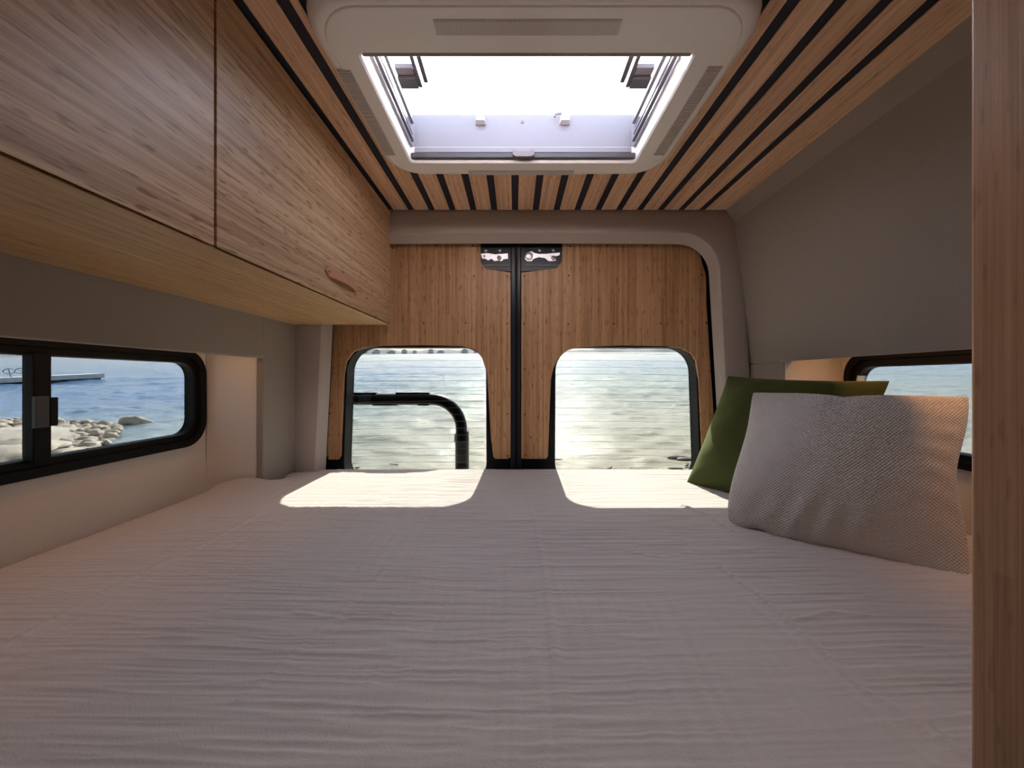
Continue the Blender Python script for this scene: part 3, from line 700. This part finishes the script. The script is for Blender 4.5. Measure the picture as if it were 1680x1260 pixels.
# ------------------------------------------------------------------ outdoors (laid out level, then turned by the slope the van stands on)
def lev(x, y, z): return LEVEL @ Vector((x, y, z - EYE))
def outdoors(o, loc=(0,0,0), rz=0, scale=(1,1,1)):
    o.matrix_world = Matrix.Translation(lev(*loc)) @ LEVEL.to_3x3().to_4x4() @ Matrix.Rotation(rz, 4, 'Z') @ Matrix.Diagonal((*scale, 1)); return o
def obuild(mb, name, mat, smooth=None, parent=None, bevel=0):
    me = bpy.data.meshes.new(name); me.from_pydata([tuple(v) for v in mb.v], [], mb.f)
    bm = bmesh.new(); bm.from_mesh(me); bmesh.ops.recalc_face_normals(bm, faces=bm.faces); bm.to_mesh(me); bm.free()
    me.materials.append(mat)
    if smooth is not None: me.polygons.foreach_set('use_smooth', [True]*len(me.polygons)); me.set_sharp_from_angle(angle=math.radians(smooth))
    o = bpy.data.objects.new(name, me); C.objects.link(o)
    if parent: o.parent = parent
    return o
def water_mat():
    m, N, L, b = new_mat('lake_water')
    t = N.new('ShaderNodeTexCoord'); mp = N.new('ShaderNodeMapping'); mp.inputs['Scale'].default_value = (.55, 1.6, 1); L.new(t.outputs['Object'], mp.inputs['Vector'])
    n1 = N.new('ShaderNodeTexNoise'); n1.inputs['Scale'].default_value = 2.6; n1.inputs['Detail'].default_value = 6; n1.inputs['Roughness'].default_value = .62; n1.inputs['Distortion'].default_value = .6
    L.new(mp.outputs[0], n1.inputs['Vector'])
    bp = N.new('ShaderNodeBump'); bp.inputs['Strength'].default_value = 1.0; bp.inputs['Distance'].default_value = .06
    L.new(n1.outputs['Fac'], bp.inputs['Height']); L.new(bp.outputs['Normal'], b.inputs['Normal'])
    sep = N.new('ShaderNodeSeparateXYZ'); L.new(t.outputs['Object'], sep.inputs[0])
    # shallow sandy bed near the shore, deeper further out; reflected sky blue at left, glare at right painted in
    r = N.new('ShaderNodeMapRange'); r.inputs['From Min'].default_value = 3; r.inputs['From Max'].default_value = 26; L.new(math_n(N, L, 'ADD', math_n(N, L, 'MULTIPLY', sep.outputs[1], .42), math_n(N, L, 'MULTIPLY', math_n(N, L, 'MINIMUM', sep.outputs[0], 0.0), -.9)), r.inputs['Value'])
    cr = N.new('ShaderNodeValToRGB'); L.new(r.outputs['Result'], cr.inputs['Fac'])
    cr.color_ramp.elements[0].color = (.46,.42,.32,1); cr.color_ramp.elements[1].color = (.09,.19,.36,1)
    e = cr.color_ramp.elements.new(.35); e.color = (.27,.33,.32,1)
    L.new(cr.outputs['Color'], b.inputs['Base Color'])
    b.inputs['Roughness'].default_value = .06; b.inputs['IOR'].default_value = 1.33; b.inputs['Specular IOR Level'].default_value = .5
    return m
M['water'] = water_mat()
def lake_mesh():
    th = np.radians(np.linspace(-66, 56, 640)); rad = 5.0*1.0088**np.arange(500)
    Rg, T = np.meshgrid(rad, th, indexing='ij'); X = Rg*np.sin(T); Y = Rg*np.cos(T)
    fade = lambda r1: np.clip(1.6-Rg/r1, 0, 1)
    wz = .085*vnoise(X*1.5+.4*Y, Y*2.6, 31)*fade(90) + .05*vnoise(X*3.3, Y*5.5+.6*X, 32)*fade(40) + .11*vnoise(X*.55, Y*.95+.15*X, 33)*fade(200) + .2*vnoise(X*.16, Y*.3, 34)*fade(400)
    n, m = Rg.shape
    me = bpy.data.meshes.new('lake_water')
    me.from_pydata(np.stack([X, Y, wz], -1).reshape(-1, 3).tolist(), [], [(j*m+i, (j+1)*m+i, (j+1)*m+i+1, j*m+i+1) for j in range(n-1) for i in range(m-1)])
    me.polygons.foreach_set('use_smooth', [True]*len(me.polygons)); me.materials.append(M['water']); return me
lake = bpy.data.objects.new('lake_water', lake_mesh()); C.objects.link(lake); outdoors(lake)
tag(lake, 'rippled blue-green lake outside the windows', 'lake', kind='structure')
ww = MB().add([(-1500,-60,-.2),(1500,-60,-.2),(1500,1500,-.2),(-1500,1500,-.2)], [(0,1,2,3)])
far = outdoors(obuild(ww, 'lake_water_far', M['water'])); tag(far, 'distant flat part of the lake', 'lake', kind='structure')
M['sand'] = plain('beach_sand', (.42,.38,.31), .95, noise=.25, nscale=3, bump=.6, bscale=20)
# beach: under the van and out along the rocky spit on the left
def beach():
    b = MB(); xs = np.linspace(-40, 22, 125); ysb = np.linspace(-20, 16, 73); vs = []
    for y in ysb:
        for x in xs:
            s1 = 3.9 - y + .03*x                                     # behind the shore line is land
            s2 = 2.9 - abs(y-8.6-.12*(x+14)) - max(0, x+12.2)*1.2     # the spit
            d = max(s1, s2); z = max(-.6, min(.9, .16*d)) + .05*math.sin(x*1.7+y)*math.sin(y*2.1)
            vs.append((x, y, z))
    n = len(xs); fs = [(j*n+i, j*n+i+1, (j+1)*n+i+1, (j+1)*n+i) for j in range(len(ysb)-1) for i in range(n-1)]
    return b.add(vs, fs)
bo = outdoors(obuild(beach(), 'beach_ground', M['sand'], 60)); tag(bo, 'pale sandy shore around the van', kind='structure')

# rocks
M['rock'] = plain('pale_granite', (.42,.365,.285), .9, noise=.35, nscale=6, bump=1.0, bscale=18)
M['rock_dark'] = plain('wet_rock', (.07,.065,.045), .6, noise=.4, nscale=9, bump=.8, bscale=25)
from mathutils import noise as mnoise
def rock_mesh(seed, flat, mat, sub=3, rough=.35):
    bm = bmesh.new(); bmesh.ops.create_icosphere(bm, subdivisions=sub, radius=.5)
    r = random.Random(seed); off = Vector((r.uniform(0,50), r.uniform(0,50), r.uniform(0,50)))
    planes = [(Vector((r.gauss(0,1), r.gauss(0,1), r.gauss(0,1))).normalized(), r.uniform(.32, .45)) for _ in range(7)]
    for v in bm.verts:
        p = v.co.copy()
        for n_, d in planes:
            q = p.dot(n_)
            if q > d: p -= n_*(q-d)*.85
        p *= 1 + rough*mnoise.noise(p*2.2+off) + .10*mnoise.noise(p*6+off)
        v.co = Vector((p.x, p.y, p.z*flat))
    me = bpy.data.meshes.new('rock'); bm.to_mesh(me); bm.free(); me.materials.append(mat)
    me.polygons.foreach_set('use_smooth', [True]*len(me.polygons)); me.set_sharp_from_angle(angle=math.radians(38)); return me
rocks = [rock_mesh(s, .55+.05*(s % 4), M['rock'], 2) for s in range(8)]
drocks = [rock_mesh(50+s, .4, M['rock_dark'], 2) for s in range(3)]
big = [rock_mesh(100+s, .62, M['rock'], 4, .45) for s in range(3)]
def rock(me, x, y, z, s, rz, name, label, group=None, sc=(1,1,1)):
    o = bpy.data.objects.new(name, me); C.objects.link(o); outdoors(o, (x, y, z), rz, (s*sc[0], s*sc[1], s*sc[2])); return tag(o, label, 'rock', group)
inv = LEVEL.to_3x3().inverted()
def ground(x, y, z=0):
    """level-frame point where the sight line through photo pixel x, y meets height z (measuring aid for the rock field)"""
    d = inv @ Vector(((x-845)/F, 1, (622-y)/F)); t = (z-EYE)/d.z; return d.x*t, d.y*t
R = random.Random(11)
poly = [(-70,690),(0,690),(60,688),(110,693),(150,694),(196,701),(188,716),(165,732),(120,752),(60,775),(-70,810)]
def inpoly(x, y):
    c = False
    for i in range(len(poly)):
        x1, y1 = poly[i]; x2, y2 = poly[(i+1) % len(poly)]
        if (y1 > y) != (y2 > y) and x < (x2-x1)*(y-y1)/(y2-y1)+x1: c = not c
    return c
cnt = 0; placed = []
bould = [(*ground(20,742,.3), .80), (*ground(108,748,.2), .42), (*ground(-40,770,.3), .7), (*ground(222,698,0), .5)]
tries = 0
while cnt < 285 and tries < 60000:
    tries += 1
    x, y = R.uniform(-70, 198), R.uniform(688, 800)
    if not inpoly(x, y): continue
    gx, gy = ground(x, y, .12)
    s = R.uniform(.15, .34)*(1.2 if x < 80 else 1)
    if any((gx-a)**2+(gy-b_)**2 < (.36*(s+c_))**2 for a, b_, c_ in placed):
        continue
    if any((gx-a)**2+(gy-b_)**2 < c_*c_ for a, b_, c_ in bould): continue
    placed.append((gx, gy, s)); cnt += 1
    rock(rocks[cnt % 8], gx, gy, .10+R.uniform(0, .08), s, R.uniform(0, 6.3), 'shore_rock', 'pale rounded rock among many heaped on the spit outside the side window', 'rocks heaped on the spit', (R.uniform(.9,1.4), R.uniform(.8,1.1), R.uniform(.8,1.1)))
gx, gy = ground(222, 698, 0); rock(big[0], gx, gy, .10, .78, .4, 'boulder', 'lone tan boulder standing in the water off the tip of the spit', None, (.85,.8,1.0))
gx, gy = ground(20, 742, .3); rock(big[1], gx, gy, .25, 1.15, 1.0, 'boulder', 'large pale boulder at the near end of the spit, left of the window stile', None, (1.25,1,.95))
gx, gy = ground(108, 748, .2); rock(big[2], gx, gy, .12, .66, 2.2, 'boulder', 'pale boulder just above the window sill, right of the window stile', None, (1.1,1,1))
gx, gy = ground(-40, 770, .3); rock(big[2], gx, gy, .25, 1.1, 4.2, 'boulder', 'pale boulder past the left edge of the spit', None, (1.1,1,1))
for (x, y, s) in ((1110,749,.23),(1128,752,.24),(1138,739,.17),(1126,762,.12),(1107,767.5,.17),(1000,766.5,.12),(915,752.5,.12),(645,761,.13),(586,766,.08),(1052,768,.08),(1036,766,.07),(1120,744,.07),(212,703,.30),(238,706,.28),(200,700,.2),(130,692,.2)):
    gx, gy = ground(x, y, .02)
    if x < 300: rock(rocks[int(x) % 8], gx, gy, .02, s, x, 'water_stone', 'small pale stone in the water near the lone boulder', 'stones by the lone boulder', (1.2,.9,.7))
    else: rock(drocks[int(x) % 3], gx, gy, .012, s, x % 6, 'water_stone', 'small dark wet stone in the shallows behind the van', 'wet stones in the shallows', (1.5,.8,.8))

# floating dock with two ring-handled ladders
M['dock'] = plain('weathered_dock', (.62,.60,.56), .8, noise=.15, nscale=4)
M['dock_dark'] = plain('dock_float', (.02,.02,.02), .6)
M['steel'] = plain('galvanised_steel', (.13,.14,.15), .5, metal=.4)
A = Vector((*ground(172, 621.5), 0)); B = Vector((*ground(-60, 634), 0))
dd = (A-B).normalized(); wdir = Vector((-dd.y, dd.x, 0))
if wdir.x > 0: wdir = -wdir
Ln = (A-B).length; ang = math.atan2(dd.y, dd.x)
dock = bpy.data.objects.new('floating_dock', None); C.objects.link(dock); outdoors(dock, tuple(B), ang)
tag(dock, 'long pale floating dock reaching across the lake', 'dock')
sgn = 1 if wdir.dot(Vector((-dd.y, dd.x, 0))) > 0 else -1
w0, w1 = sorted((0, 1.6*sgn))
np_ = int(Ln/.6)
pl0 = None
for i in range(np_):
    if pl0 is None:
        pl0 = obuild(MB().box(.01, Ln/np_-.012, w0, w1, .40, .46), 'plank', M['dock'], parent=dock); o = pl0
    else:
        o = pl0.copy(); C.objects.link(o); o.parent = dock
    o.location = (i*Ln/np_, 0, 0)
obuild(MB().box(0, Ln, w0+.0, w0+.06, .10, .40).box(0, Ln, w1-.06, w1, .10, .40), 'side_beam', M['dock'], parent=dock)
for i in range(3): obuild(MB().box(Ln*(i/3)+.2, Ln*((i+1)/3)-.2, w0+.1, w1-.1, -.15, .2), 'float', M['dock_dark'], parent=dock)
def ringpole(xp, lean, label):
    d_ = inv @ Vector(((xp-845)/F, 1, 0)); o_ = B + wdir*.4
    s_ = -(o_.x*d_.y-o_.y*d_.x)/(dd.x*d_.y-dd.y*d_.x)
    t = bpy.data.objects.new('ladder_handle', None); C.objects.link(t); base = o_ + dd*s_
    outdoors(t, (base.x, base.y, .461), math.atan2(base.x*-1, base.y)); tag(t, label, 'handrail')
    obuild(MB().tube([(0,0,0),(lean*.5,0,.25),(lean,0,.62)], .026, 6), 'pole', M['steel'], 60, t)
    obuild(MB().tube([(lean*.8+.27*math.cos(a/16*2*math.pi), 0, .46+.20*math.sin(a/16*2*math.pi)) for a in range(17)], .026, 6), 'ring', M['steel'], 60, t)
ringpole(19, -.10, 'upright steel ring handle on the dock'); ringpole(56, -.75, 'leaning steel ring handle on the dock nearer the window stile')

# far shore with trees and houses
M['shore'] = plain('far_shore', (.26,.27,.29), .95, noise=.4, nscale=.03)
b = MB(); nS = 160; loops = []
for (dy, kz) in ((0, 0), (6, .25), (40, .75), (120, 1.0), (220, .3)):
    l = []
    for i in range(nS+1):
        a = -1.25 + 2.1*i/nS; rad = 640+dy
        hz = 6.5 + 1.6*math.sin(i*.21+1) + 1.2*math.sin(i*.57)+ 1.0*math.sin(i*1.7)
        l.append((rad*math.sin(a), rad*math.cos(a), -1 + max(1.0, hz)*kz*1.2))
    loops.append(l)
b.loft(loops, closed=False)
fs_ = outdoors(obuild(b, 'far_shore', M['shore'], 60)); tag(fs_, 'low wooded shore across the lake', 'shore', kind='structure')
M['house_wall'] = plain('house_wall', (.9,.88,.85), .8); M['house_roof'] = plain('house_roof', (.42,.33,.31), .8); M['tree'] = plain('far_tree', (.05,.07,.05), .95)
hm = None
for i, a in enumerate((-.44,-.405,-.372,-.345,-.31,-.28,-.255,-.215,-.19,-.13,-.10)):
    t = bpy.data.objects.new('house', None); C.objects.link(t); rad = 648; outdoors(t, (rad*math.sin(a), rad*math.cos(a), .6), -a, (1.1+.3*math.sin(i*5),1,1+.25*math.sin(i*3)))
    tag(t, 'tiny pale house on the far lake shore', 'house', 'houses on the far shore')
    if hm is None:
        w_ = obuild(MB().box(-4,4,-3,3,0,3.2), 'wall', M['house_wall'], parent=t); r_ = obuild(MB().prism([(-4.4,3.2),(4.4,3.2),(0,5)], lambda p: (p[0],-3.3,p[1]), lambda p: (p[0],3.3,p[1])), 'roof', M['house_roof'], parent=t); hm = (w_, r_)
    else:
        for q in hm: c = q.copy(); C.objects.link(c); c.parent = t

# ------------------------------------------------------------------ bicycle rack outside the left rear window
M['rack'] = plain('black_rack_tube', (.010,.011,.013), .38)
RY = 1.93; kr = RY/F
q = lambda x, y: ((x-845)*kr, RY, (622-y)*kr)
rk = thing('bicycle_rack', 'black tubular bicycle rack hoop outside the rear window', 'bicycle rack', (q(758,800)[0], RY, -.75))
path = [q(520,655), q(580,655), q(650,655), q(705,655)]
cxr, cyr, rad = 708, 703, 48
for i in range(1, 11): a = math.radians(90 - 90*i/10); path.append(q(cxr+(rad+1)*math.cos(a), cyr-rad*math.sin(a)))
path += [q(757.5,740), q(758,830)]
MB().tube(path, 9.3*kr, 20).build('tube', M['rack'], rk, smooth=50)
MB().tube([q(757.5,709), q(758,712), q(758.5,860)], [11.3*kr]*3, 20).build('sleeve', M['rack'], rk, smooth=50)
MB().tube([q(748.5,712), q(748.5,726)], 3.0*kr, 10).build('clip', M['rack'], rk, smooth=50)
for (xa, xb, yc) in ((612,652,664), (686,704,664), (576,618,645.2), (650,705,645)):
    MB().box(q(xa,0)[0], q(xb,0)[0], RY-.014, RY+.014, (622-yc-1.3)*kr, (622-yc+1.3)*kr).build('pad', M['rack'], rk, bevel=.002)
MB().tube([q(520,655), q(516,700), q(516,860)], 9.3*kr, 16).build('tube_upright', M['rack'], rk, smooth=50)
